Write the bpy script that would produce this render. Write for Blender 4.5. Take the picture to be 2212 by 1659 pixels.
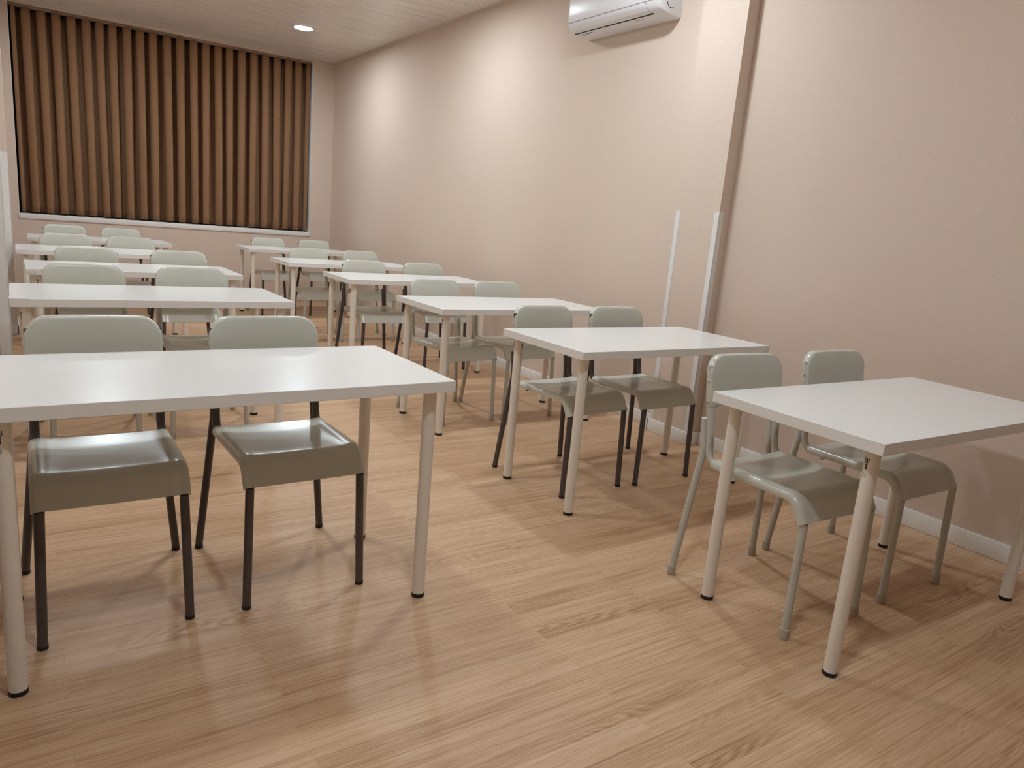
import bpy, bmesh, math, random
from mathutils import Vector, Matrix
random.seed(7)
scene = bpy.context.scene
for o in list(bpy.data.objects):
    bpy.data.objects.remove(o)
COL = scene.collection

# ------------------------------------------------------------------ camera
F_PX, YAW, PITCH, ROLL = 1558.3, -0.60321, -0.21686, 0.08711
CAM_LOC = (-1.71045, 0.03721, 1.21463)
sy, cy, sp, cp = math.sin(YAW), math.cos(YAW), math.sin(PITCH), math.cos(PITCH)
fw = Vector((-sy * cp, cy * cp, sp)); rt = Vector((cy, sy, 0)); up = rt.cross(fw)
r2 = rt * math.cos(ROLL) + up * math.sin(ROLL)
u2 = up * math.cos(ROLL) - rt * math.sin(ROLL)
cd = bpy.data.cameras.new('camera'); cam = bpy.data.objects.new('camera', cd); COL.objects.link(cam)
cam.matrix_world = Matrix(((r2.x, u2.x, -fw.x, CAM_LOC[0]), (r2.y, u2.y, -fw.y, CAM_LOC[1]), (r2.z, u2.z, -fw.z, CAM_LOC[2]), (0, 0, 0, 1)))
cd.sensor_width = 36.0; cd.lens = F_PX / 2212 * 36.0; cd.clip_start = 0.02; cd.clip_end = 60
scene.camera = cam

# ------------------------------------------------------------------ world, exposure, lamps' strength
wd = bpy.data.worlds.new('night'); scene.world = wd; wd.use_nodes = True
wd.node_tree.nodes['Background'].inputs[0].default_value = (0.01, 0.012, 0.02, 1)
wd.node_tree.nodes['Background'].inputs[1].default_value = 0.2
scene.view_settings.view_transform = 'Standard'
scene.view_settings.look = 'None'
scene.view_settings.exposure = 0.0
scene.view_settings.gamma = 1.0
scene.view_settings.use_curve_mapping = False
LAMP = 262.0                      # emission of a downlight diffuser
LAMP_COL = (0.885, 1.0, 1.08, 1)
# x, y, relative output
LAMPS = [(0.775, 7.93, 1.0), (0.775, 5.50, 1.0), (0.775, 3.13, 1.0),
         (-1.10, 7.93, 0.8), (-1.10, 5.50, 0.9), (-1.10, 3.13, 0.8),
         (-1.10, 0.75, 1.05), (0.775, 0.75, 0.22)]

# ------------------------------------------------------------------ room dimensions
XL, XR, YF, YB, ZC = -1.87, 1.665, -3.6, 9.455, 2.985

# ------------------------------------------------------------------ helpers
def new_obj(name, verts, faces, mat, parent=None, smooth=True, sharp=40):
    me = bpy.data.meshes.new(name)
    me.from_pydata([tuple(v) for v in verts], [], faces)
    bm = bmesh.new(); bm.from_mesh(me)
    bmesh.ops.recalc_face_normals(bm, faces=bm.faces[:]); bm.to_mesh(me); bm.free()
    if mat: me.materials.append(mat)
    if smooth:
        me.polygons.foreach_set('use_smooth', [True] * len(me.polygons))
        me.set_sharp_from_angle(angle=math.radians(sharp))
    o = bpy.data.objects.new(name, me); COL.objects.link(o)
    if parent: o.parent = parent
    return o

class MB:
    def __init__(s): s.v = []; s.f = []
    def add(s, v, f):
        n = len(s.v); s.v += [tuple(p) for p in v]; s.f += [tuple(i + n for i in q) for q in f]
    def box(s, a, b, bev=0.0, seg=2):
        bm = bmesh.new(); bmesh.ops.create_cube(bm, size=1.0)
        c = [(a[i] + b[i]) / 2 for i in range(3)]; d = [b[i] - a[i] for i in range(3)]
        for v in bm.verts: v.co = Vector((c[i] + v.co[i] * d[i] for i in range(3)))
        if bev > 0:
            bmesh.ops.bevel(bm, geom=bm.edges[:], offset=bev, segments=seg, profile=0.5, affect='EDGES')
        bm.verts.index_update()
        s.add([v.co[:] for v in bm.verts], [[v.index for v in f.verts] for f in bm.faces]); bm.free()
    def tube(s, pts, r, n=14, cap=True):
        pts = [Vector(p) for p in pts]; m = len(pts)
        rs = r if isinstance(r, (list, tuple)) else [r] * m
        tang = []
        for i in range(m):
            t = (pts[min(i + 1, m - 1)] - pts[max(i - 1, 0)]).normalized(); tang.append(t)
        ref = Vector((1, 0, 0)) if abs(tang[0].x) < 0.9 else Vector((0, 1, 0))
        a = tang[0].cross(ref).normalized()
        V = []; Fc = []
        for i in range(m):
            a = (a - tang[i] * a.dot(tang[i])).normalized(); b = tang[i].cross(a)
            for k in range(n):
                th = 2 * math.pi * k / n
                V.append(pts[i] + (a * math.cos(th) + b * math.sin(th)) * rs[i])
        for i in range(m - 1):
            for k in range(n):
                Fc.append((i * n + k, i * n + (k + 1) % n, (i + 1) * n + (k + 1) % n, (i + 1) * n + k))
        if cap:
            Fc.append(tuple(range(n - 1, -1, -1))); Fc.append(tuple((m - 1) * n + k for k in range(n)))
        s.add(V, Fc)
    def lathe(s, c, prof, n=32, axis='z'):
        V = []; Fc = []
        for (r, z) in prof:
            for k in range(n):
                th = 2 * math.pi * k / n
                V.append((c[0] + r * math.cos(th), c[1] + r * math.sin(th), c[2] + z))
        m = len(prof)
        for i in range(m - 1):
            for k in range(n):
                Fc.append((i * n + k, i * n + (k + 1) % n, (i + 1) * n + (k + 1) % n, (i + 1) * n + k))
        Fc.append(tuple(range(n - 1, -1, -1))); Fc.append(tuple((m - 1) * n + k for k in range(n)))
        s.add(V, Fc)
    def build(s, name, mat, parent=None, smooth=True, sharp=40):
        return new_obj(name, s.v, s.f, mat, parent, smooth, sharp)

def tag(o, label, cat, group=None):
    o['label'] = label; o['category'] = cat
    if group: o['group'] = group
    return o

def empty(name, loc=(0, 0, 0), rz=0.0):
    o = bpy.data.objects.new(name, None); COL.objects.link(o)
    o.empty_display_size = 0.1; o.location = loc; o.rotation_euler = (0, 0, rz)
    return o

def struct(o):
    o['kind'] = 'structure'; return o

def copy_tree(o, parent=None, drop=()):
    c = o.copy(); COL.objects.link(c)
    if parent: c.parent = parent
    for ch in list(o.children):
        copy_tree(ch, c)
    return c

def fillet(pts, radii, seg=8):
    """polyline with rounded corners"""
    pts = [Vector(p) for p in pts]; out = [pts[0]]
    for i in range(1, len(pts) - 1):
        p, a, b = pts[i], pts[i - 1], pts[i + 1]
        d1 = (a - p).normalized(); d2 = (b - p).normalized()
        ang = d1.angle(d2); r = radii[i - 1]
        t = min(r / math.tan(ang / 2), (a - p).length * 0.49 if i > 1 else (a - p).length * 0.98, (b - p).length * 0.98)
        rr = t * math.tan(ang / 2)
        c = p + (d1 + d2).normalized() * (rr / math.sin(ang / 2))
        s0 = p + d1 * t - c; s1 = p + d2 * t - c
        tot = s0.angle(s1); ax = s0.cross(s1).normalized()
        for k in range(seg + 1):
            q = s0.copy(); q.rotate(Matrix.Rotation(tot * k / seg, 3, ax)); out.append(c + q)
    out.append(pts[-1]); return out

# ------------------------------------------------------------------ materials
def srgb(r, g, b):
    f = lambda c: (c / 255 / 12.92) if c <= 10 else ((c / 255 + 0.055) / 1.055) ** 2.4
    return (f(r), f(g), f(b), 1)

def base_mat(name, col, rough=0.5, spec=0.5, coat=0.0, metal=0.0):
    m = bpy.data.materials.new(name); m.use_nodes = True
    b = m.node_tree.nodes['Principled BSDF']
    b.inputs['Base Color'].default_value = col; b.inputs['Roughness'].default_value = rough
    b.inputs['Specular IOR Level'].default_value = spec; b.inputs['Metallic'].default_value = metal
    if coat: b.inputs['Coat Weight'].default_value = coat; b.inputs['Coat Roughness'].default_value = 0.15
    return m

class NT:
    def __init__(s, m): s.t = m.node_tree; s.b = s.t.nodes['Principled BSDF']
    def n(s, typ, **kw):
        x = s.t.nodes.new(typ)
        for k, v in kw.items():
            if k.startswith('in_'):
                key = k[3:]
                x.inputs[int(key) if key.isdigit() else key.replace('_', ' ')].default_value = v
            else: setattr(x, k, v)
        return x
    def l(s, a, b): s.t.links.new(a, b)
    def math(s, op, a, b=None):
        x = s.n('ShaderNodeMath', operation=op)
        for i, q in enumerate((a, b)):
            if q is None: continue
            if isinstance(q, (int, float)): x.inputs[i].default_value = q
            else: s.l(q, x.inputs[i])
        return x.outputs[0]
    def ramp(s, fac, stops):
        r = s.n('ShaderNodeValToRGB'); e = r.color_ramp.elements
        while len(e) < len(stops): e.new(0.5)
        for q, (p, c) in zip(e, stops): q.position = p; q.color = c
        s.l(fac, r.inputs[0]); return r.outputs[0]
    def mix(s, fac, a, b, blend='MIX'):
        x = s.n('ShaderNodeMix', data_type='RGBA', blend_type=blend)
        for i, q in ((0, fac), (6, a), (7, b)):
            if isinstance(q, (int, float, tuple)): x.inputs[i].default_value = q
            else: s.l(q, x.inputs[i])
        return x.outputs[2]
    def bump(s, h, strength, dist=0.001):
        x = s.n('ShaderNodeBump'); x.inputs['Strength'].default_value = strength; x.inputs['Distance'].default_value = dist
        s.l(h, x.inputs['Height']); s.l(x.outputs[0], s.b.inputs['Normal'])

def speckled(name, col, rough, spec=0.5, amount=0.04, scale=30.0, bump=0.0, coat=0.0):
    """plain coloured surface with slight unevenness in tone and gloss"""
    m = base_mat(name, col, rough, spec, coat); t = NT(m)
    tc = t.n('ShaderNodeTexCoord'); nz = t.n('ShaderNodeTexNoise', in_Scale=scale, in_Detail=4.0)
    t.l(tc.outputs['Object'], nz.inputs['Vector'])
    lo = tuple(c * (1 - amount) for c in col[:3]) + (1,); hi = tuple(min(1, c * (1 + amount)) for c in col[:3]) + (1,)
    t.l(t.ramp(nz.outputs[0], [(0.3, lo), (0.7, hi)]), t.b.inputs['Base Color'])
    mr = t.n('ShaderNodeMapRange', in_3=rough * 0.9, in_4=rough * 1.1); t.l(nz.outputs[0], mr.inputs[0])
    t.l(mr.outputs[0], t.b.inputs['Roughness'])
    if bump:
        n2 = t.n('ShaderNodeTexNoise', in_Scale=scale * 12, in_Detail=2.0); t.l(tc.outputs['Object'], n2.inputs['Vector'])
        t.bump(n2.outputs[0], bump, 0.0005)
    return m

def wallpaper():
    m = base_mat('beige_wallpaper', srgb(222, 205, 190), 0.75, 0.25); t = NT(m)
    tc = t.n('ShaderNodeTexCoord')
    mp = t.n('ShaderNodeMapping'); mp.inputs['Scale'].default_value = (260, 260, 60); t.l(tc.outputs['Object'], mp.inputs[0])
    a = t.n('ShaderNodeTexNoise', in_Scale=1.0, in_Detail=3.0); t.l(mp.outputs[0], a.inputs['Vector'])
    mp2 = t.n('ShaderNodeMapping'); mp2.inputs['Scale'].default_value = (60, 60, 300); t.l(tc.outputs['Object'], mp2.inputs[0])
    b = t.n('ShaderNodeTexNoise', in_Scale=1.0, in_Detail=3.0); t.l(mp2.outputs[0], b.inputs['Vector'])
    s = t.math('ADD', a.outputs[0], b.outputs[0])
    h = t.math('MULTIPLY', s, 0.5)
    t.l(t.ramp(h, [(0.3, srgb(213, 193, 177)), (0.7, srgb(223, 205, 190))]), t.b.inputs['Base Color'])
    t.bump(h, 0.25, 0.0006)
    return m

def wood_floor():
    m = base_mat('oak_plank_floor', srgb(190, 150, 115), 0.42, 0.4); t = NT(m)
    tc = t.n('ShaderNodeTexCoord')
    br = t.n('ShaderNodeTexBrick', offset=0.37, offset_frequency=2, squash=1.0)
    for k, v in (('Scale', 1.0), ('Mortar Size', 0.0005), ('Mortar Smooth', 0.3), ('Brick Width', 1.22), ('Row Height', 0.156)):
        br.inputs[k].default_value = v
    br.inputs['Color1'].default_value = (0, 0, 0, 1); br.inputs['Color2'].default_value = (1, 1, 1, 1); br.inputs['Mortar'].default_value = (0.5, 0.5, 0.5, 1)
    t.l(tc.outputs['Object'], br.inputs['Vector'])
    br2 = t.n('ShaderNodeTexBrick', offset=0.37, offset_frequency=2, squash=1.0)
    for k, v in (('Scale', 1.0), ('Mortar Size', 0.0), ('Brick Width', 1.22), ('Row Height', 0.078)):
        br2.inputs[k].default_value = v
    br2.inputs['Color1'].default_value = (0, 0, 0, 1); br2.inputs['Color2'].default_value = (1, 1, 1, 1)
    t.l(tc.outputs['Object'], br2.inputs['Vector'])
    rnd = t.math('ADD', t.math('MULTIPLY', br.outputs['Color'], 0.0), t.math('MULTIPLY', br2.outputs['Color'], 1.0))
    # shift the grain of every plank
    sep = t.n('ShaderNodeSeparateXYZ'); t.l(tc.outputs['Object'], sep.inputs[0])
    com = t.n('ShaderNodeCombineXYZ')
    t.l(t.math('ADD', sep.outputs[0], t.math('MULTIPLY', rnd, 17.0)), com.inputs[0])
    t.l(t.math('ADD', sep.outputs[1], t.math('MULTIPLY', rnd, 5.0)), com.inputs[1])
    t.l(t.math('MULTIPLY', rnd, 31.0), com.inputs[2])
    def stretched(sx, sy_, detail, rough=0.6, dist=0.0):
        mp = t.n('ShaderNodeMapping'); mp.inputs['Scale'].default_value = (sx, sy_, 1); t.l(com.outputs[0], mp.inputs[0])
        nz = t.n('ShaderNodeTexNoise', in_Scale=1.0, in_Detail=detail, in_Roughness=rough, in_Distortion=dist); t.l(mp.outputs[0], nz.inputs['Vector']); return nz.outputs[0]
    broad = stretched(1.0, 16, 3.0)
    fine = stretched(3.2, 150, 5.0, 0.7)
    pores = stretched(28, 520, 2.0, 0.6)
    # cathedral figure: rings of a stretched noise field
    fig = stretched(1.6, 9.5, 1.2, 0.4, 0.2)
    rings = t.math('SINE', t.math('MULTIPLY', fig, 150.0))
    rings = t.math('MULTIPLY', t.math('ADD', rings, 1.0), 0.5)
    where = t.ramp(stretched(1.1, 5.0, 1.0), [(0.55, (0, 0, 0, 1)), (0.72, (1, 1, 1, 1))])
    rings = t.math('MULTIPLY', rings, where)
    v = t.math('ADD', t.math('MULTIPLY', broad, 0.27), t.math('MULTIPLY', fine, 0.58))
    v = t.math('ADD', v, t.math('MULTIPLY', pores, 0.17))
    v = t.math('ADD', v, t.math('MULTIPLY', t.math('SUBTRACT', rnd, 0.5), 0.07))
    v = t.math('SUBTRACT', v, t.math('MULTIPLY', rings, 0.10))
    col = t.ramp(v, [(0.30, srgb(152, 113, 80)), (0.44, srgb(190, 150, 113)), (0.56, srgb(211, 175, 140)), (0.74, srgb(228, 199, 167))])
    col = t.mix(t.math('MULTIPLY', br.outputs['Fac'], 0.2), col, srgb(110, 76, 52))
    t.l(col, t.b.inputs['Base Color'])
    mr = t.n('ShaderNodeMapRange', in_3=0.36, in_4=0.5); t.l(fine, mr.inputs[0]); t.l(mr.outputs[0], t.b.inputs['Roughness'])
    t.bump(t.math('SUBTRACT', t.math('MULTIPLY', fine, 0.4), br.outputs['Fac']), 0.12, 0.0006)
    return m

def ceiling_board():
    m = base_mat('streaked_ceiling_board', srgb(225, 214, 202), 0.3, 0.5); t = NT(m)
    tc = t.n('ShaderNodeTexCoord')
    mp = t.n('ShaderNodeMapping'); mp.inputs['Scale'].default_value = (1.2, 42, 1); t.l(tc.outputs['Object'], mp.inputs[0])
    nz = t.n('ShaderNodeTexNoise', in_Scale=1.0, in_Detail=4.0, in_Roughness=0.65); t.l(mp.outputs[0], nz.inputs['Vector'])
    br = t.n('ShaderNodeTexBrick', offset=0.5, offset_frequency=2)
    for k, v in (('Scale', 1.0), ('Mortar Size', 0.0014), ('Mortar Smooth', 0.1), ('Brick Width', 2.4), ('Row Height', 0.335)):
        br.inputs[k].default_value = v
    mo = t.n('ShaderNodeMapping'); mo.inputs['Location'].default_value = (-0.825, 0.515, 0); t.l(tc.outputs['Object'], mo.inputs[0]); t.l(mo.outputs[0], br.inputs['Vector'])
    c = t.ramp(nz.outputs[0], [(0.34, srgb(208, 197, 187)), (0.6, srgb(240, 234, 227))])
    c = t.mix(t.math('MULTIPLY', br.outputs['Fac'], 0.45), c, srgb(130, 112, 98))
    t.l(c, t.b.inputs['Base Color'])
    t.bump(nz.outputs[0], 0.05, 0.0006)
    return m

def curtain_cloth():
    m = base_mat('brown_curtain_cloth', srgb(132, 92, 62), 0.85, 0.15); t = NT(m)
    b = t.b; b.inputs['Sheen Weight'].default_value = 0.1; b.inputs['Sheen Roughness'].default_value = 0.5
    tc = t.n('ShaderNodeTexCoord')
    mp = t.n('ShaderNodeMapping'); mp.inputs['Scale'].default_value = (500, 500, 500); t.l(tc.outputs['Object'], mp.inputs[0])
    nz = t.n('ShaderNodeTexNoise', in_Scale=0.35, in_Detail=3.0); t.l(mp.outputs[0], nz.inputs['Vector'])
    t.l(t.ramp(nz.outputs[0], [(0.3, srgb(134, 99, 71)), (0.7, srgb(158, 120, 88))]), t.b.inputs['Base Color'])
    t.bump(nz.outputs[0], 0.2, 0.0005)
    return m

M = dict(
    wall=wallpaper(), floor=wood_floor(), ceiling=ceiling_board(), curtain=curtain_cloth(),
    trim=speckled('white_trim', srgb(238, 235, 231), 0.4, amount=0.02),
    cornice=speckled('cream_cornice', srgb(214, 196, 176), 0.5, amount=0.02),
    guard=speckled('grey_white_plastic', srgb(232, 229, 226), 0.35, amount=0.02),
    top=speckled('white_laminate', srgb(237, 235, 231), 0.25, 0.5, amount=0.012, scale=60, bump=0.04),
    tleg=speckled('cream_white_metal', srgb(234, 226, 214), 0.32, amount=0.015),
    cap=speckled('black_rubber', srgb(20, 19, 20), 0.5, amount=0.1),
    seat=speckled('grey_plastic', srgb(200, 199, 187), 0.22, 0.5, amount=0.02, bump=0.04),
    dark=speckled('dark_brown_metal', srgb(76, 67, 66), 0.33, 0.55, amount=0.08),
    light=speckled('grey_metal', srgb(190, 188, 178), 0.3, 0.5, amount=0.03),
    ferrule=speckled('beige_grey_plastic', srgb(178, 170, 154), 0.5, amount=0.03),
    screw=base_mat('screw_metal', srgb(196, 190, 178), 0.4, 0.5, metal=0.25),
    socket=base_mat('screw_socket', srgb(40, 36, 32), 0.6),
    ink=base_mat('black_ink', srgb(26, 24, 24), 0.6, 0.2),
    pale_ink=base_mat('grey_ink', srgb(120, 112, 104), 0.6, 0.2),
    yellow=base_mat('yellow_ink', srgb(205, 160, 40), 0.6, 0.2),
    acw=speckled('white_appliance_plastic', srgb(232, 230, 232), 0.3, amount=0.01),
    slot=base_mat('dark_slot', srgb(14, 13, 16), 0.7),
    seam=base_mat('grey_seam', srgb(120, 114, 116), 0.6),
    mark=base_mat('dark_grey_mark', srgb(84, 80, 82), 0.6),
    alu=base_mat('dark_window_frame', srgb(46, 46, 52), 0.4, 0.5, metal=0.3),
    track=speckled('brown_metal_track', srgb(160, 128, 104), 0.4, amount=0.02),
    glass=base_mat('night_glass', srgb(10, 12, 20), 0.05, 0.6),
)
def emit(name, strength):
    m = bpy.data.materials.new(name); m.use_nodes = True
    nt = m.node_tree; nt.nodes.clear()
    e = nt.nodes.new('ShaderNodeEmission'); o = nt.nodes.new('ShaderNodeOutputMaterial')
    e.inputs[0].default_value = LAMP_COL; e.inputs[1].default_value = strength
    nt.links.new(e.outputs[0], o.inputs[0]); return m

# ------------------------------------------------------------------ the setting
b = MB(); b.box((XL - 0.2, YF - 0.2, -0.1), (XR + 0.2, YB + 0.4, 0.0)); struct(b.build('floor', M['floor'], smooth=False))
b = MB(); b.box((XL - 0.2, YF - 0.2, ZC), (XR + 0.2, YB + 0.4, ZC + 0.1)); struct(b.build('ceiling', M['ceiling'], smooth=False))
# right wall with its pillar
PX, PY0, PY1 = 1.575, 2.893, 3.225
b = MB(); b.box((XR, YF - 0.2, 0), (XR + 0.2, YB + 0.4, ZC)); b.box((PX, PY0, 0), (XR + 0.02, PY1, ZC))
struct(b.build('wall_right', M['wall'], smooth=False))
# left wall with two shallow pillars
LA, LB = (-1.789, 4.72, 5.02), (-1.779, 7.06, 7.36)
b = MB(); b.box((XL - 0.2, YF - 0.2, 0), (XL, YB + 0.4, ZC))
for (x, y0, y1) in (LA, LB): b.box((XL - 0.02, y0, 0), (x, y1, ZC))
struct(b.build('wall_left', M['wall'], smooth=False))
b = MB(); b.box((XL, YF - 0.2, 0), (XR, YF, ZC)); struct(b.build('wall_front', M['wall'], smooth=False))
# back wall with the window opening up to the ceiling
WX0, WX1, WZ0, WZ1, WD = -1.722, 1.386, 0.838, 2.962, 0.26
b = MB()
b.box((XL, YB, 0), (WX0, YB + 0.4, ZC)); b.box((WX1, YB, 0), (XR, YB + 0.4, ZC))
b.box((WX0, YB, 0), (WX1, YB + 0.4, WZ0)); b.box((WX0, YB, WZ1), (WX1, YB + 0.4, ZC))
b.box((WX0, YB + 0.32, WZ0), (WX1, YB + 0.4, WZ1))
struct(b.build('wall_back', M['wall'], smooth=False))
# window: dark frame and night glass behind the curtain, white sill
w = empty('window_1', (0, 0, 0)); struct(w)
b = MB(); yw = YB + WD
b.box((WX0, yw, WZ0 + 0.05), (WX0 + 0.05, yw + 0.05, WZ1)); b.box((WX1 - 0.05, yw, WZ0 + 0.05), (WX1, yw + 0.05, WZ1))
b.box((WX0, yw, WZ1 - 0.05), (WX1, yw + 0.05, WZ1)); b.box((WX0, yw, WZ0 + 0.05), (WX1, yw + 0.05, WZ0 + 0.1))
xm = (WX0 + WX1) / 2; b.box((xm - 0.03, yw, WZ0 + 0.05), (xm + 0.03, yw + 0.05, WZ1))
b.build('window_frame', M['alu'], w, smooth=False)
b = MB(); b.box((WX0 + 0.05, yw + 0.02, WZ0 + 0.1), (WX1 - 0.05, yw + 0.03, WZ1 - 0.05)); b.build('pane', M['glass'], w, smooth=False)
b = MB(); b.box((WX0 - 0.004, YB - 0.012, WZ0), (WX1 + 0.004, YB + WD + 0.05, WZ0 + 0.055), 0.003); b.build('window_sill', M['trim'], w)
b = MB(); b.box((WX1 - 0.003, YB + 0.002, WZ0 + 0.055), (WX1 + 0.004, YB + WD, WZ1), 0.001); b.box((WX0 - 0.004, YB + 0.002, WZ0 + 0.055), (WX0 + 0.003, YB + WD, WZ1), 0.001)
b.build('window_reveal', M['trim'], w)
# baseboards
BH, BT = 0.082, 0.010
b = MB()
def bb(a, c): b.box((min(a[0], c[0]), min(a[1], c[1]), 0.0005), (max(a[0], c[0]), max(a[1], c[1]), BH), 0.0025)
bb((XR - BT, YF, 0), (XR, PY0 - BT, 0)); bb((PX - BT, PY0 - BT, 0), (XR, PY0, 0)); bb((PX - BT, PY0 - BT, 0), (PX, PY1 + BT, 0))
bb((PX - BT, PY1, 0), (XR, PY1 + BT, 0)); bb((XR - BT, PY1 + BT, 0), (XR, YB - BT, 0))
struct(b.build('baseboard_right', M['trim']))
b = MB(); bb((XL, YB - BT, 0), (XR, YB, 0)); struct(b.build('baseboard_back', M['trim']))
b = MB(); ys = YF
for (x, y0, y1) in (LA, LB):
    bb((XL, ys, 0), (XL + BT, y0, 0)); bb((XL, y0 - BT, 0), (x + BT, y0, 0)); bb((x, y0 - BT, 0), (x + BT, y1 + BT, 0)); bb((XL, y1, 0), (x + BT, y1 + BT, 0)); ys = y1 + BT
bb((XL, ys, 0), (XL + BT, YB - BT, 0)); struct(b.build('baseboard_left', M['trim']))
# thin cream ceiling trims
b = MB(); b.box((XR - 0.012, PY1, ZC - 0.014), (XR, YB, ZC), 0.002); b.box((XR - 0.012, YF, ZC - 0.014), (XR, PY0, ZC), 0.002)
b.box((PX - 0.012, PY0 - 0.012, ZC - 0.014), (PX, PY1 + 0.012, ZC), 0.002); struct(b.build('trim_1', M['cornice']))
b = MB(); b.box((XL, YB - 0.012, ZC - 0.014), (XR - 0.012, YB, ZC), 0.002); struct(b.build('trim_2', M['cornice']))
# corner guards: L-shaped strips on the pillar edges
def guard(name, x, y, sx, sy_, z1, wing=0.034):
    g = MB(); t = 0.0022
    g.box((min(x, x + sx * t), min(y - sy_ * wing, y + sy_ * t), BH), (max(x, x + sx * t), max(y - sy_ * wing, y + sy_ * t), z1), 0.0008, 1)
    g.box((min(x - sx * wing, x + sx * t), min(y, y + sy_ * t), BH), (max(x - sx * wing, x + sx * t), max(y, y + sy_ * t), z1), 0.0008, 1)
    struct(g.build(name, M['guard']))
guard('trim_3', PX, PY0, -1, -1, 1.383); guard('trim_4', PX, PY1, -1, 1, 1.383)
guard('trim_5', LA[0], LA[1], 1, -1, 1.43, 0.05); guard('trim_6', LB[0], LB[1], 1, -1, 1.43, 0.05)
guard('trim_7', LA[0], LA[2], 1, 1, 1.43, 0.05); guard('trim_8', LB[0], LB[2], 1, 1, 1.43, 0.05)

# ------------------------------------------------------------------ ceiling downlights
LNAMES = ['round white downlight lit in the ceiling near the brown curtain', 'round lit downlight above the fourth table of the row beside the pillared wall',
          'round lit downlight in the ceiling beside the wall pillar', 'round lit downlight in the far left of the ceiling near the curtain',
          'round lit downlight above the third table of the row along the left wall', 'round lit downlight above the gap behind the nearest left table',
          'round downlight in the ceiling before the nearest left table', 'round downlight in the ceiling above the nearest right table']
for (x, y, k), lab in zip(LAMPS, LNAMES):
    t = empty('ceiling_downlight', (x, y, ZC)); tag(t, lab, 'ceiling light', 'round downlights in the ceiling')
    b = MB(); n = 48
    prof = [(0.088, -0.0005), (0.112, -0.0005), (0.113, -0.006), (0.108, -0.010), (0.098, -0.011), (0.090, -0.009), (0.088, -0.005)]
    V = []; Fc = []
    for (r, z) in prof:
        for q in range(n): V.append((r * math.cos(2 * math.pi * q / n), r * math.sin(2 * math.pi * q / n), z))
    for i in range(len(prof)):
        j = (i + 1) % len(prof)
        for q in range(n): Fc.append((i * n + q, i * n + (q + 1) % n, j * n + (q + 1) % n, j * n + q))
    b.add(V, Fc); b.build('trim_ring', M['acw'], t)
    b = MB(); b.lathe((0, 0, 0), [(0.089, -0.001), (0.089, -0.006)], 48); d = b.build('diffuser', emit('lamp_glow', LAMP * k), t, smooth=False)

# ------------------------------------------------------------------ curtain
cur = empty('curtain', ((WX0 + WX1) / 2, YB + 0.08, WZ0)); tag(cur, 'brown pleated curtain covering the window in the back wall', 'curtain')
ox, oy, oz = cur.location
b = MB(); b.box((WX0 + 0.01 - ox, 0.075 - 0.03 - 0.08 + 0.0, WZ1 - 0.026 - oz), (WX1 - 0.01 - ox, 0.075 + 0.0 - 0.04, WZ1 - 0.002 - oz), 0.003)
b.build('curtain_track', M['track'], cur)
CX0, CX1, NF = -1.70, 1.362, 23
rnd = random.Random(3)
fold_w = [1 + 0.10 * rnd.uniform(-1, 1) for _ in range(NF)]
tot = sum(fold_w); edges = [CX0]
for q in fold_w: edges.append(edges[-1] + (CX1 - CX0) * q / tot)
amp = [rnd.uniform(0.8, 1.15) for _ in range(NF + 1)]
sway = [rnd.uniform(-1, 1) for _ in range(NF + 1)]; lean = [rnd.uniform(-1, 1) for _ in range(NF + 1)]
second = [rnd.uniform(0.0, 1.0) for _ in range(NF + 1)]
NU, NZ = 20, 26; ztop, zbot = WZ1 - 0.030, WZ0 + 0.070
V = []; Fc = []; cols = NF * NU + 1
for iz in range(NZ + 1):
    h = iz / NZ; z = ztop + (zbot - ztop) * h
    for ic in range(cols):
        f = min(ic // NU, NF - 1); u = (ic - f * NU) / NU
        x0, x1 = edges[f], edges[f + 1]
        lerp = lambda arr: arr[f] * (1 - u) + arr[f + 1] * u
        ph = 2 * math.pi * u
        ph = ph + 0.28 * math.sin(ph)
        a = 0.09 * lerp(amp) * (1 - 0.12 * h)
        yy = math.cos(ph)
        yy = math.copysign(abs(yy) ** 0.85, yy)
        # small secondary crease that grows towards the hem
        cr = 0.020 * min(1, h * 1.6) * lerp(second) * math.cos(2 * ph + 1.2)
        xx = x0 + (x1 - x0) * u + 0.027 * math.sin(2 * ph) * (1 - 0.3 * h) + h * 0.016 * lerp(sway) * (0.5 + 0.5 * math.sin(h * 3 + lerp(lean) * 2))
        xx = min(max(xx, CX0), CX1)
        V.append((xx - ox, -a * yy + cr + 0.03, z - oz))
for iz in range(NZ):
    for ic in range(cols - 1):
        Fc.append((iz * cols + ic, iz * cols + ic + 1, (iz + 1) * cols + ic + 1, (iz + 1) * cols + ic))
dr = new_obj('drape', V, Fc, M['curtain'], cur, True, 80)
so = dr.modifiers.new('thickness', 'SOLIDIFY'); so.thickness = 0.0025; so.offset = 0

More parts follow.
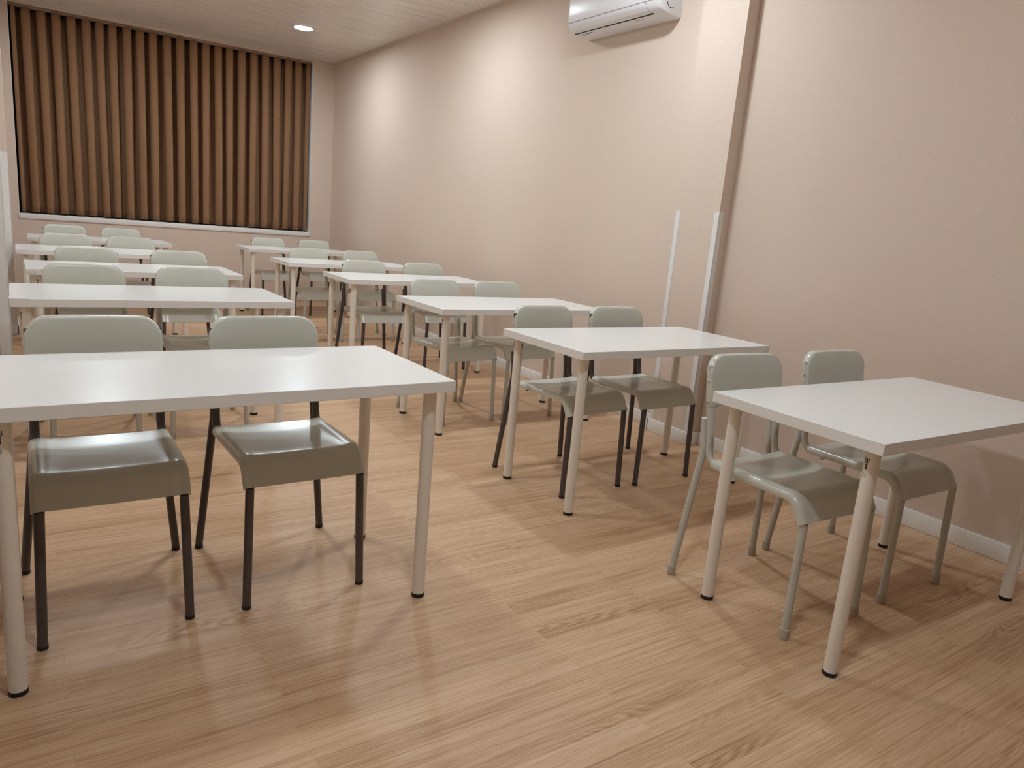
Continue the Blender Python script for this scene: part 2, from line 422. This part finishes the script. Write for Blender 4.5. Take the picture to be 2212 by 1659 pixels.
# ------------------------------------------------------------------ air conditioner on the right wall
AY0, AY1 = 3.482, 4.36
ac = empty('air_conditioner', (XR, (AY0 + AY1) / 2, 2.51)); tag(ac, 'white wall mounted air conditioner high on the right wall beside the pillar', 'air conditioner')
prof = [(0.0, 2.512), (0.03, 2.507), (0.085, 2.511), (0.145, 2.522), (0.175, 2.537), (0.197, 2.560), (0.208, 2.590), (0.214, 2.63),
        (0.214, 2.70), (0.209, 2.755), (0.192, 2.785), (0.155, 2.798), (0.08, 2.80), (0.0, 2.80)]
cz, cdp = 2.655, 0.09
ends = [(0.0, 0.86), (0.004, 0.925), (0.012, 0.965), (0.026, 0.99), (0.045, 1.0)]
stations = [(AY0 + d, k) for d, k in ends] + [(AY1 - d, k) for d, k in reversed(ends)]
V = []; Fc = []; n = len(prof); yc = (AY0 + AY1) / 2
for (y, k) in stations:
    for (d, z) in prof:
        V.append((-(d * k), y - yc, cz + (z - cz) * (k * 0.5 + 0.5) - 2.51))
for i in range(len(stations) - 1):
    for q in range(n): Fc.append((i * n + q, i * n + (q + 1) % n, (i + 1) * n + (q + 1) % n, (i + 1) * n + q))
Fc.append(tuple(range(n))); Fc.append(tuple((len(stations) - 1) * n + q for q in range(n)))
new_obj('body', V, Fc, M['acw'], ac, True, 50)
def prof_pt(s):  # point on the profile at arc-length s from the slot side
    acc = 0
    for i in range(len(prof) - 1):
        L = math.hypot(prof[i + 1][0] - prof[i][0], prof[i + 1][1] - prof[i][1])
        if acc + L >= s:
            t = (s - acc) / L
            d = prof[i][0] + (prof[i + 1][0] - prof[i][0]) * t; z = prof[i][1] + (prof[i + 1][1] - prof[i][1]) * t
            nx, nz = (prof[i + 1][1] - prof[i][1]) / L, -(prof[i + 1][0] - prof[i][0]) / L
            return d, z, nx, nz
        acc += L
    return prof[-1] + (0, 0)
def strip_on_ac(name, mat, s0, s1, y0, y1, lift=0.0012, parent=ac, seg=6, thick=0.0015):
    V = []; Fc = []
    for k in range(seg + 1):
        d, z, nx, nz = prof_pt(s0 + (s1 - s0) * k / seg)
        for y in (y0, y1):
            V.append((-(d + nx * lift), y - yc, z + nz * lift - 2.51)); 
        for y in (y0, y1):
            V.append((-(d + nx * (lift - thick)), y - yc, z + nz * (lift - thick) - 2.51))
    for k in range(seg):
        a = k * 4; c = a + 4
        Fc += [(a, a + 1, c + 1, c), (a + 2, c + 2, c + 3, a + 3), (a, c, c + 2, a + 2), (a + 1, a + 3, c + 3, c + 1)]
    Fc += [(0, 2, 3, 1), (seg * 4, seg * 4 + 1, seg * 4 + 3, seg * 4 + 2)]
    return new_obj(name, V, Fc, mat, parent, True, 40)
SLOT = 0.147
SEAM = 0.232
flap = strip_on_ac('air_flap', M['acw'], SLOT + 0.008, SEAM - 0.004, AY0 + 0.105, AY1 - 0.028, 0.0035, seg=10, thick=0.004)
strip_on_ac('outlet_slot', M['slot'], SLOT - 0.004, SLOT + 0.008, AY0 + 0.085, AY1 - 0.028, 0.0008)
strip_on_ac('panel_seam', M['seam'], SEAM, SEAM + 0.0035, AY0 + 0.03, AY1 - 0.03, 0.0007)
strip_on_ac('flap_joint', M['seam'], SLOT, SEAM, AY0 + 0.102, AY0 + 0.1045, 0.0007)
strip_on_ac('flap_joint', M['seam'], SLOT, SEAM, AY1 - 0.0275, AY1 - 0.025, 0.0007)
strip_on_ac('embossed_mark', M['seam'], 0.118, 0.121, AY0 + 0.20, AY0 + 0.27, 0.0007)
# warning sticker: small yellow and black triangle with grey lettering
def ac_poly(name, mat, sy_pts, lift):
    V = []
    for (s, y) in sy_pts:
        d, z, nx, nz = prof_pt(s); V.append((-(d + nx * lift), y - yc, z + nz * lift - 2.51))
    for (s, y) in sy_pts:
        d, z, nx, nz = prof_pt(s); V.append((-(d + nx * (lift - 0.0006)), y - yc, z + nz * (lift - 0.0006) - 2.51))
    k = len(sy_pts)
    Fc = [tuple(range(k)), tuple(range(2 * k - 1, k - 1, -1))] + [(i, (i + 1) % k, k + (i + 1) % k, k + i) for i in range(k)]
    return V, Fc
yst = AY1 - 0.075
b = MB(); b.add(*ac_poly('', None, [(0.110, yst), (0.110, yst - 0.034), (0.136, yst - 0.004)], 0.0009)); stk = b.build('warning_sticker', M['yellow'], ac, False)
b = MB(); b.add(*ac_poly('', None, [(0.110, yst - 0.010), (0.110, yst - 0.034), (0.128, yst - 0.012)], 0.0013)); b.build('warning_sign', M['ink'], stk, False)
b = MB()
for q in range(3):
    y = yst - 0.043 - q * 0.024
    b.add(*ac_poly('', None, [(0.112, y), (0.112, y - 0.016), (0.115, y - 0.016), (0.115, y)], 0.0009))
    b.add(*ac_poly('', None, [(0.119, y), (0.119, y - 0.013), (0.122, y - 0.013), (0.122, y)], 0.0009))
    b.add(*ac_poly('', None, [(0.126, y - 0.002), (0.126, y - 0.016), (0.129, y - 0.016), (0.129, y - 0.002)], 0.0009))
    b.add(*ac_poly('', None, [(0.112, y - 0.012), (0.112, y - 0.015), (0.129, y - 0.015), (0.129, y - 0.012)], 0.0010))
b.build('sticker_lettering', M['pale_ink'], stk, False)
# arcs marked on the near end cap
b = MB()
for (r, a0, a1) in ((0.030, 40, 150), (0.020, 50, 150), (0.036, 190, 300)):
    pts = [(-0.092 + r * math.cos(math.radians(a)), AY0 - yc - 0.0003, 2.588 - 2.51 + r * math.sin(math.radians(a))) for a in range(a0, a1 + 1, 10)]
    b.tube(pts, 0.0026, 6)
b.build('end_cap_mark', M['mark'], ac)

# ------------------------------------------------------------------ tables
TL, TW, TH, TT, INS, LR = 1.2, 0.596, 0.734, 0.034, 0.0566, 0.0205

def leg_print(parent, x, y, az):
    """black printed lettering block near the top of a leg (unreadable small print, the code square left out)"""
    b = MB(); rr = random.Random(11)
    def patch(a0, a1, z0, z1):
        n = 3; V = []; Fc = []
        for rad in (LR + 0.0004, LR - 0.0006):
            for i in range(n + 1):
                a = az + (a0 + (a1 - a0) * i / n) / LR
                for z in (z0, z1): V.append((x + rad * math.cos(a), y + rad * math.sin(a), z))
        m = 2 * (n + 1)
        for i in range(n):
            Fc += [(2 * i, 2 * i + 2, 2 * i + 3, 2 * i + 1), (m + 2 * i, m + 2 * i + 1, m + 2 * i + 3, m + 2 * i + 2)]
            Fc += [(2 * i, m + 2 * i, m + 2 * i + 2, 2 * i + 2), (2 * i + 1, 2 * i + 3, m + 2 * i + 3, m + 2 * i + 1)]
        Fc += [(0, 1, m + 1, m), (2 * n, m + 2 * n, m + 2 * n + 1, 2 * n + 1)]
        b.add(V, Fc)
    z = 0.672
    # bold word running down the leg
    for k in range(6):
        z0 = z - 0.0052 * (k + 1); patch(-0.0028, 0.0028, z0 + 0.0012, z0 + 0.0046)
        patch(-0.0028 if k % 2 else 0.0008, -0.0008 if k % 2 else 0.0028, z0, z0 + 0.0048)
    # small words either side
    for k in range(3): patch(0.0046, 0.0066, z - 0.004 * k - 0.0032, z - 0.004 * k)
    for k in range(3): patch(-0.0085, -0.0050, z - 0.0055 * k - 0.0038 + 0.002, z - 0.0055 * k + 0.002)
    patch(-0.0066, -0.0052, z - 0.014, z + 0.002)
    # lower small print
    for k in range(5): patch(-0.0085 + 0.002 * (k % 2), -0.003, z - 0.043 - k * 0.0028, z - 0.043 - k * 0.0028 + 0.001)
    for k in range(3): patch(0.001, 0.0028, z - 0.045 - k * 0.004, z - 0.045 - k * 0.004 + 0.0026)
    return b.build('printed_lettering', M['ink'], parent, False)

def make_table():
    root = empty('white_table')
    b = MB(); b.box((-TL / 2, -TW / 2, TH - TT), (TL / 2, TW / 2, TH), 0.0012, 1); b.build('tabletop', M['top'], root)
    for sx in (-1, 1):
        for s2 in (-1, 1):
            x, y = sx * (TL / 2 - INS), s2 * (TW / 2 - INS)
            b = MB(); b.lathe((x, y, 0), [(LR, 0.012), (LR, TH - TT - 0.004)], 32); lg = b.build('leg', M['tleg'], root)
            b = MB(); b.lathe((x, y, 0), [(LR - 0.003, 0.0), (LR + 0.0008, 0.002), (LR + 0.0008, 0.013), (LR - 0.001, 0.0145)], 32)
            b.build('foot_cap', M['cap'], lg)
            b = MB(); b.box((x - 0.036, y - 0.036, TH - TT - 0.004), (x + 0.036, y + 0.036, TH - TT), 0.0015, 1); b.build('mounting_plate', M['tleg'], lg)
    return root

TABLES = {  # x, y, turn, label
 'R1': (0.758, 1.273, -1.33, 'white table at the right edge of the photo, nearest of the right row'),
 'R2': (0.757, 2.562, 0.45, 'white table in front of the wall pillar, second nearest of the right row'),
 'R3': (0.770, 3.789, -0.09, 'white table third from the front in the right row, just past the pillar'),
 'R4': (0.823, 5.272, -1.33, 'white table fourth from the front in the right row'),
 'R5': (0.778, 6.584, -0.22, 'white table fifth from the front in the right row, one before the last'),
 'R6': (0.860, 8.256, 0.13, 'white table farthest back in the right row, under the right end of the curtain'),
 'L1': (-1.234, 2.195, 0.99, 'white table in the left foreground, nearest of the left row'),
 'L2': (-1.172, 3.997, 0.56, 'white table second from the front in the left row'),
 'L3': (-1.107, 5.325, 0.82, 'white table third from the front in the left row'),
 'L4': (-1.158, 6.751, 0.32, 'white table fourth from the front in the left row'),
 'L5': (-1.074, 8.275, 0.01, 'white table farthest back in the left row, under the left end of the curtain')}
proto_t = make_table(); first = True; TOBJ = {}
for key, (x, y, a, lab) in TABLES.items():
    o = proto_t if first else copy_tree(proto_t); first = False
    o.location = (x, y, 0); o.rotation_euler = (0, 0, math.radians(a)); TOBJ[key] = o
    tag(o, lab, 'table', 'white tables in the right row' if key[0] == 'R' else 'white tables in the left row')
def find_leg(root, sx, s2):
    for c in root.children:
        if c.name.startswith('leg'):
            bb_ = [Vector(q) for q in c.bound_box]; cx = sum(q.x for q in bb_) / 8; cyy = sum(q.y for q in bb_) / 8
            if cx * sx > 0 and cyy * s2 > 0: return c
for key, s2, az in (('R1', -1, 172), ('R2', 1, 300), ('R3', -1, 178), ('R4', 1, 318), ('R5', 1, 320), ('R6', -1, 200), ('L1', -1, 262), ('L2', -1, 205), ('L3', -1, 268)):
    leg_print(find_leg(TOBJ[key], -1, s2), -(TL / 2 - INS), s2 * (TW / 2 - INS), math.radians(az))
# plastic corner guards stuck on some tabletop corners
def corner_guard(key, sx, length=0.055, z0=-0.026, z1=0.0005, slant=0.0):
    b = MB(); t = 0.0022; X = sx * TL / 2; Y = -TW / 2
    zz0, zz1 = TH + z0, TH + z1
    xa, xb = sorted((X - sx * length, X + sx * t))
    b.box((xa, Y - t, zz0), (xb, Y + 0.001, zz1 + 0.001), 0.001, 1)
    xa, xb = sorted((X - sx * 0.001, X + sx * t))
    b.box((xa, Y - t, zz0), (xb, Y + length, zz1 + 0.001), 0.001, 1)
    xa, xb = sorted((X - sx * length, X + sx * t))
    b.box((xa, Y - t, zz1 - 0.0005), (xb, Y + 0.012, zz1 + 0.0012), 0.0006, 1)
    b.build('corner_guard', M['guard'], TOBJ[key])
corner_guard('R2', 1, 0.032, -0.030, 0.0005)
corner_guard('L2', -1, 0.07, -0.034, 0.0008)
corner_guard('L3', -1, 0.05, -0.024, -0.004)
corner_guard('L4', -1, 0.05, -0.026, -0.002)
corner_guard('L5', -1, 0.05, -0.026, -0.004)

# ------------------------------------------------------------------ chairs (front towards -y)
TR = 0.0130
def make_chair(dark):
    root = empty('school_chair')
    fm = M['dark'] if dark else M['light']; cm = M['cap'] if dark else M['ferrule']
    # seat: a moulded shell swept along the side rail, rolled over the tube at either edge
    path = fillet([(0, 0.175, 0.4525), (0, -0.172, 0.4560), (0, -0.212, 0.385)], [0.055], 10)
    nrm = []
    for i in range(len(path)):
        t = (path[min(i + 1, len(path) - 1)] - path[max(i - 1, 0)]).normalized()
        nrm.append(Vector((0, -t.z, t.y)) * -1 if Vector((0, -t.z, t.y)).z < 0 else Vector((0, -t.z, t.y)))
    for i in range(len(nrm)):   # keep normals pointing up / forward
        t = (path[min(i + 1, len(path) - 1)] - path[max(i - 1, 0)]).normalized()
        nrm[i] = Vector((1, 0, 0)).cross(t).normalized()
        if i == 0 and nrm[0].z < 0: flip = True
        elif i == 0: flip = False
        if flip: nrm[i] = -nrm[i]
    # resample the straight part
    full = []; fn = []
    for i in range(9):
        q = i / 9; full.append(path[0].lerp(path[1], q)); fn.append(nrm[0])
    full += path[1:]; fn += nrm[1:]
    half = [(0.0, 0.0105), (0.06, 0.0108), (0.11, 0.0116), (0.138, 0.0128), (0.150, 0.0142), (0.158, 0.0160), (0.168, 0.0168), (0.178, 0.0168), (0.186, 0.0135), (0.1915, 0.0065), (0.1925, -0.002), (0.190, -0.011)]
    sec = [(-x, h) for (x, h) in reversed(half[1:])] + half
    m = len(sec); V = []; Fc = []
    ln = len(full)
    for side in (0, 1):
        for i in range(ln):
            dish = max(0.0, 1 - ((i - 4) / 5.0) ** 2) * 0.005 if i < 9 else 0.0
            lift = max(0.0, 1 - i / 2.5) * 0.0045
            for (x, h) in sec:
                dd = -dish * max(0, 1 - (x / 0.15) ** 2) + lift * max(0, 1 - (x / 0.19) ** 2)
                hh = h + dd; xx = x
                if side:
                    if abs(x) > 0.15:
                        k = 0.8; cx = math.copysign(0.173, x); xx = cx + (x - cx) * k; hh = h * k
                    else: hh -= 0.005
                p = full[i] + fn[i] * hh; V.append((xx, p.y, p.z))
    N = ln * m
    for i in range(ln - 1):
        for k in range(m - 1):
            Fc.append((i * m + k, i * m + k + 1, (i + 1) * m + k + 1, (i + 1) * m + k))
            Fc.append((N + i * m + k, N + (i + 1) * m + k, N + (i + 1) * m + k + 1, N + i * m + k + 1))
    for k in range(m - 1):
        Fc.append((k, N + k, N + k + 1, k + 1)); a = (ln - 1) * m
        Fc.append((a + k, a + k + 1, N + a + k + 1, N + a + k))
    for i in range(ln - 1):
        Fc.append((i * m, (i + 1) * m, N + (i + 1) * m, N + i * m)); a = m - 1
        Fc.append((i * m + a, N + i * m + a, N + (i + 1) * m + a, (i + 1) * m + a))
    new_obj('seat', V, Fc, M['seat'], root, True, 50)
    # backrest: rounded shell, slightly concave towards the sitter, thick sleeves at either side
    hw, zt, zb_, rc = 0.187, 0.829, 0.648, 0.066
    out = []
    for a in range(0, 91, 9): out.append((hw - rc + rc * math.cos(math.radians(a)), zt - rc + rc * math.sin(math.radians(a))))
    for k in range(1, 8): x = (hw - rc) * (1 - 2 * k / 8); out.append((x, zt))
    for a in range(90, 181, 9): out.append((-hw + rc + rc * math.cos(math.radians(a)), zt - rc + rc * math.sin(math.radians(a))))
    out += [(-hw, 0.733), (-hw, 0.695), (-hw, zb_ + 0.004), (-hw + 0.004, zb_)]
    out += [(-hw + 0.034, zb_)]
    for k in range(1, 10): x = (-hw + 0.034) + (2 * hw - 0.068) * k / 10; out.append((x, zb_ + 0.018 * math.sin(math.pi * k / 10)))
    out += [(hw - 0.034, zb_), (hw - 0.004, zb_), (hw, zb_ + 0.004), (hw, 0.695), (hw, 0.733)]
    cxz = (0, 0.738)
    def yoff(x, z): return 0.229 + (z - 0.655) * 0.16 + 0.012 * (1 - (x / hw) ** 2)
    def th(x): return 0.0165
    rings = [(1.0, 0.0, -0.55), (1.0, 0, 0.45), (0.985, 0, 0.86), (0.955, 0, 1.0), (0.8, 0, 1.0), (0.55, 0, 1.0), (0.25, 0, 1.0)]
    V = []; Fc = []; k_ = len(out)
    def ring(scale, s):
        for (x, z) in out:
            px = x * scale if scale > 0.9 else x * scale; pz = cxz[1] + (z - cxz[1]) * scale
            V.append((px, yoff(px, pz) - s * th(px), pz))
    seq = [(0.25, -1.0), (0.55, -1.0), (0.8, -1.0), (0.955, -1.0), (0.985, -0.86), (1.0, -0.45), (1.0, 0.45), (0.985, 0.86), (0.955, 1.0), (0.8, 1.0), (0.55, 1.0), (0.25, 1.0)]
    for sc, s in seq: ring(sc, s)
    for i in range(len(seq) - 1):
        for k in range(k_): Fc.append((i * k_ + k, i * k_ + (k + 1) % k_, (i + 1) * k_ + (k + 1) % k_, (i + 1) * k_ + k))
    Fc.append(tuple(range(k_))); Fc.append(tuple((len(seq) - 1) * k_ + k for k in range(k_)))
    back = new_obj('backrest', V, Fc, M['seat'], root, True, 50)
    for sx in (-1, 1):
        for z in (0.664, 0.738):
            b = MB(); y = yoff(hw, z)
            b.tube([(sx * (hw - 0.002), y, z), (sx * (hw + 0.0012), y, z), (sx * (hw + 0.0026), y, z)], [0.0062, 0.0062, 0.0045], 14)
            sc = b.build('screw', M['screw'], back)
            b = MB(); b.tube([(sx * (hw + 0.001), y, z), (sx * (hw + 0.0030), y, z)], 0.0022, 6)
            # socket belongs to the screw head
            me = b.build('screw_socket', M['socket'], back)
            me.data.name = 'screw_socket'
    # tubes: front leg, side rail with upright, rear leg
    for sx in (-1, 1):
        b = MB(); b.tube([(sx * 0.183, -0.220, 0.012 if dark else 0.02), (sx * 0.1735, -0.212, 0.388)], TR, 16); lg = b.build('leg', fm, root)
        foot(lg, sx * 0.183, -0.220, dark, cm)
        rail = fillet([(sx * 0.1735, -0.212, 0.385), (sx * 0.173, -0.172, 0.4560), (sx * 0.173, 0.200, 0.4505), (sx * 0.173, 0.2135, 0.56), (sx * 0.174, 0.2515, 0.79)], [0.055, 0.045, 0.3], 10)
        b = MB(); b.tube(rail, TR, 16); b.build('side_rail', fm, root)
        rp = fillet([(sx * 0.173, 0.2465, 0.600), (sx * 0.1735, 0.2305, 0.500), (sx * 0.220, 0.2600, 0.012 if dark else 0.02)], [0.25], 8)
        b = MB(); b.tube(rp, TR, 16); lg = b.build('leg', fm, root)
        foot(lg, sx * 0.220, 0.2600, dark, cm)
        b = MB(); b.lathe((sx * 0.173, 0.2465, 0.600), [(TR + 0.0008, -0.001), (TR + 0.0008, 0.002), (TR * 0.7, 0.0045), (0.002, 0.0055)], 16); b.build('tube_cap', fm, lg)
    b = MB(); b.tube([(-0.17, 0.12, 0.437), (0.17, 0.12, 0.437)], 0.009, 12); b.build('cross_bar', fm, root)
    return root

def foot(parent, x, y, dark, mat):
    b = MB()
    if dark: b.lathe((x, y, 0), [(TR - 0.002, 0), (TR + 0.001, 0.002), (TR + 0.001, 0.011), (TR - 0.0005, 0.0125)], 16)
    else: b.lathe((x, y, 0), [(TR, 0), (TR + 0.0022, 0.002), (TR + 0.002, 0.034), (TR - 0.0005, 0.0362)], 16)
    b.build('foot_cap', mat, parent)

CHAIRS = {
 'L1a': (-1.536, 2.345, -0.2), 'L1b': (-1.017, 2.332, 1.14), 'L2a': (-1.452, 4.138, 0), 'L2b': (-0.938, 4.122, 0), 'L3a': (-1.357, 5.454, 0), 'L3b': (-0.785, 5.451, 0),
 'L4a': (-1.411, 6.858, 0), 'L4b': (-0.934, 6.858, 0), 'L5a': (-1.352, 8.440, 0), 'L5b': (-0.852, 8.425, 0),
 'R1a': (0.443, 1.445, -2.5), 'R1b': (0.990, 1.439, -1.6), 'R2a': (0.478, 2.716, 3.6), 'R2b': (0.949, 2.707, 0.72), 'R3a': (0.502, 3.937, 4.0), 'R3b': (0.955, 3.930, 0.2),
 'R4a': (0.586, 5.379, 0), 'R4b': (1.125, 5.379, 0.2), 'R5a': (0.560, 6.691, 0), 'R5b': (1.081, 6.691, 0), 'R6a': (0.638, 8.378, 0), 'R6b': (1.176, 8.374, 0)}
DARK = {'L1', 'L3', 'L5', 'R2', 'R4', 'R6'}
ORD = {'1': 'nearest', '2': 'second', '3': 'third', '4': 'fourth', '5': 'fifth', '6': 'farthest'}
protos = {True: make_chair(True), False: make_chair(False)}; used = set()
for key, (x, y, a) in CHAIRS.items():
    d = key[:2] in DARK
    o = copy_tree(protos[d]) if d in used else protos[d]; used.add(d)
    o.location = (x, y, 0); o.rotation_euler = (0, 0, math.radians(a))
    row = 'left' if key[0] == 'L' else 'right'; side = 'left' if key[2] == 'a' else 'right'
    nth = 'farthest' if key[:2] == 'L5' else ORD[key[1]]
    lab = 'grey chair with %s legs, %s seat at the %s table of the %s row' % ('dark' if d else 'light', side, nth, row)
    tag(o, lab, 'chair', 'grey chairs with dark legs' if d else 'grey chairs with light legs')
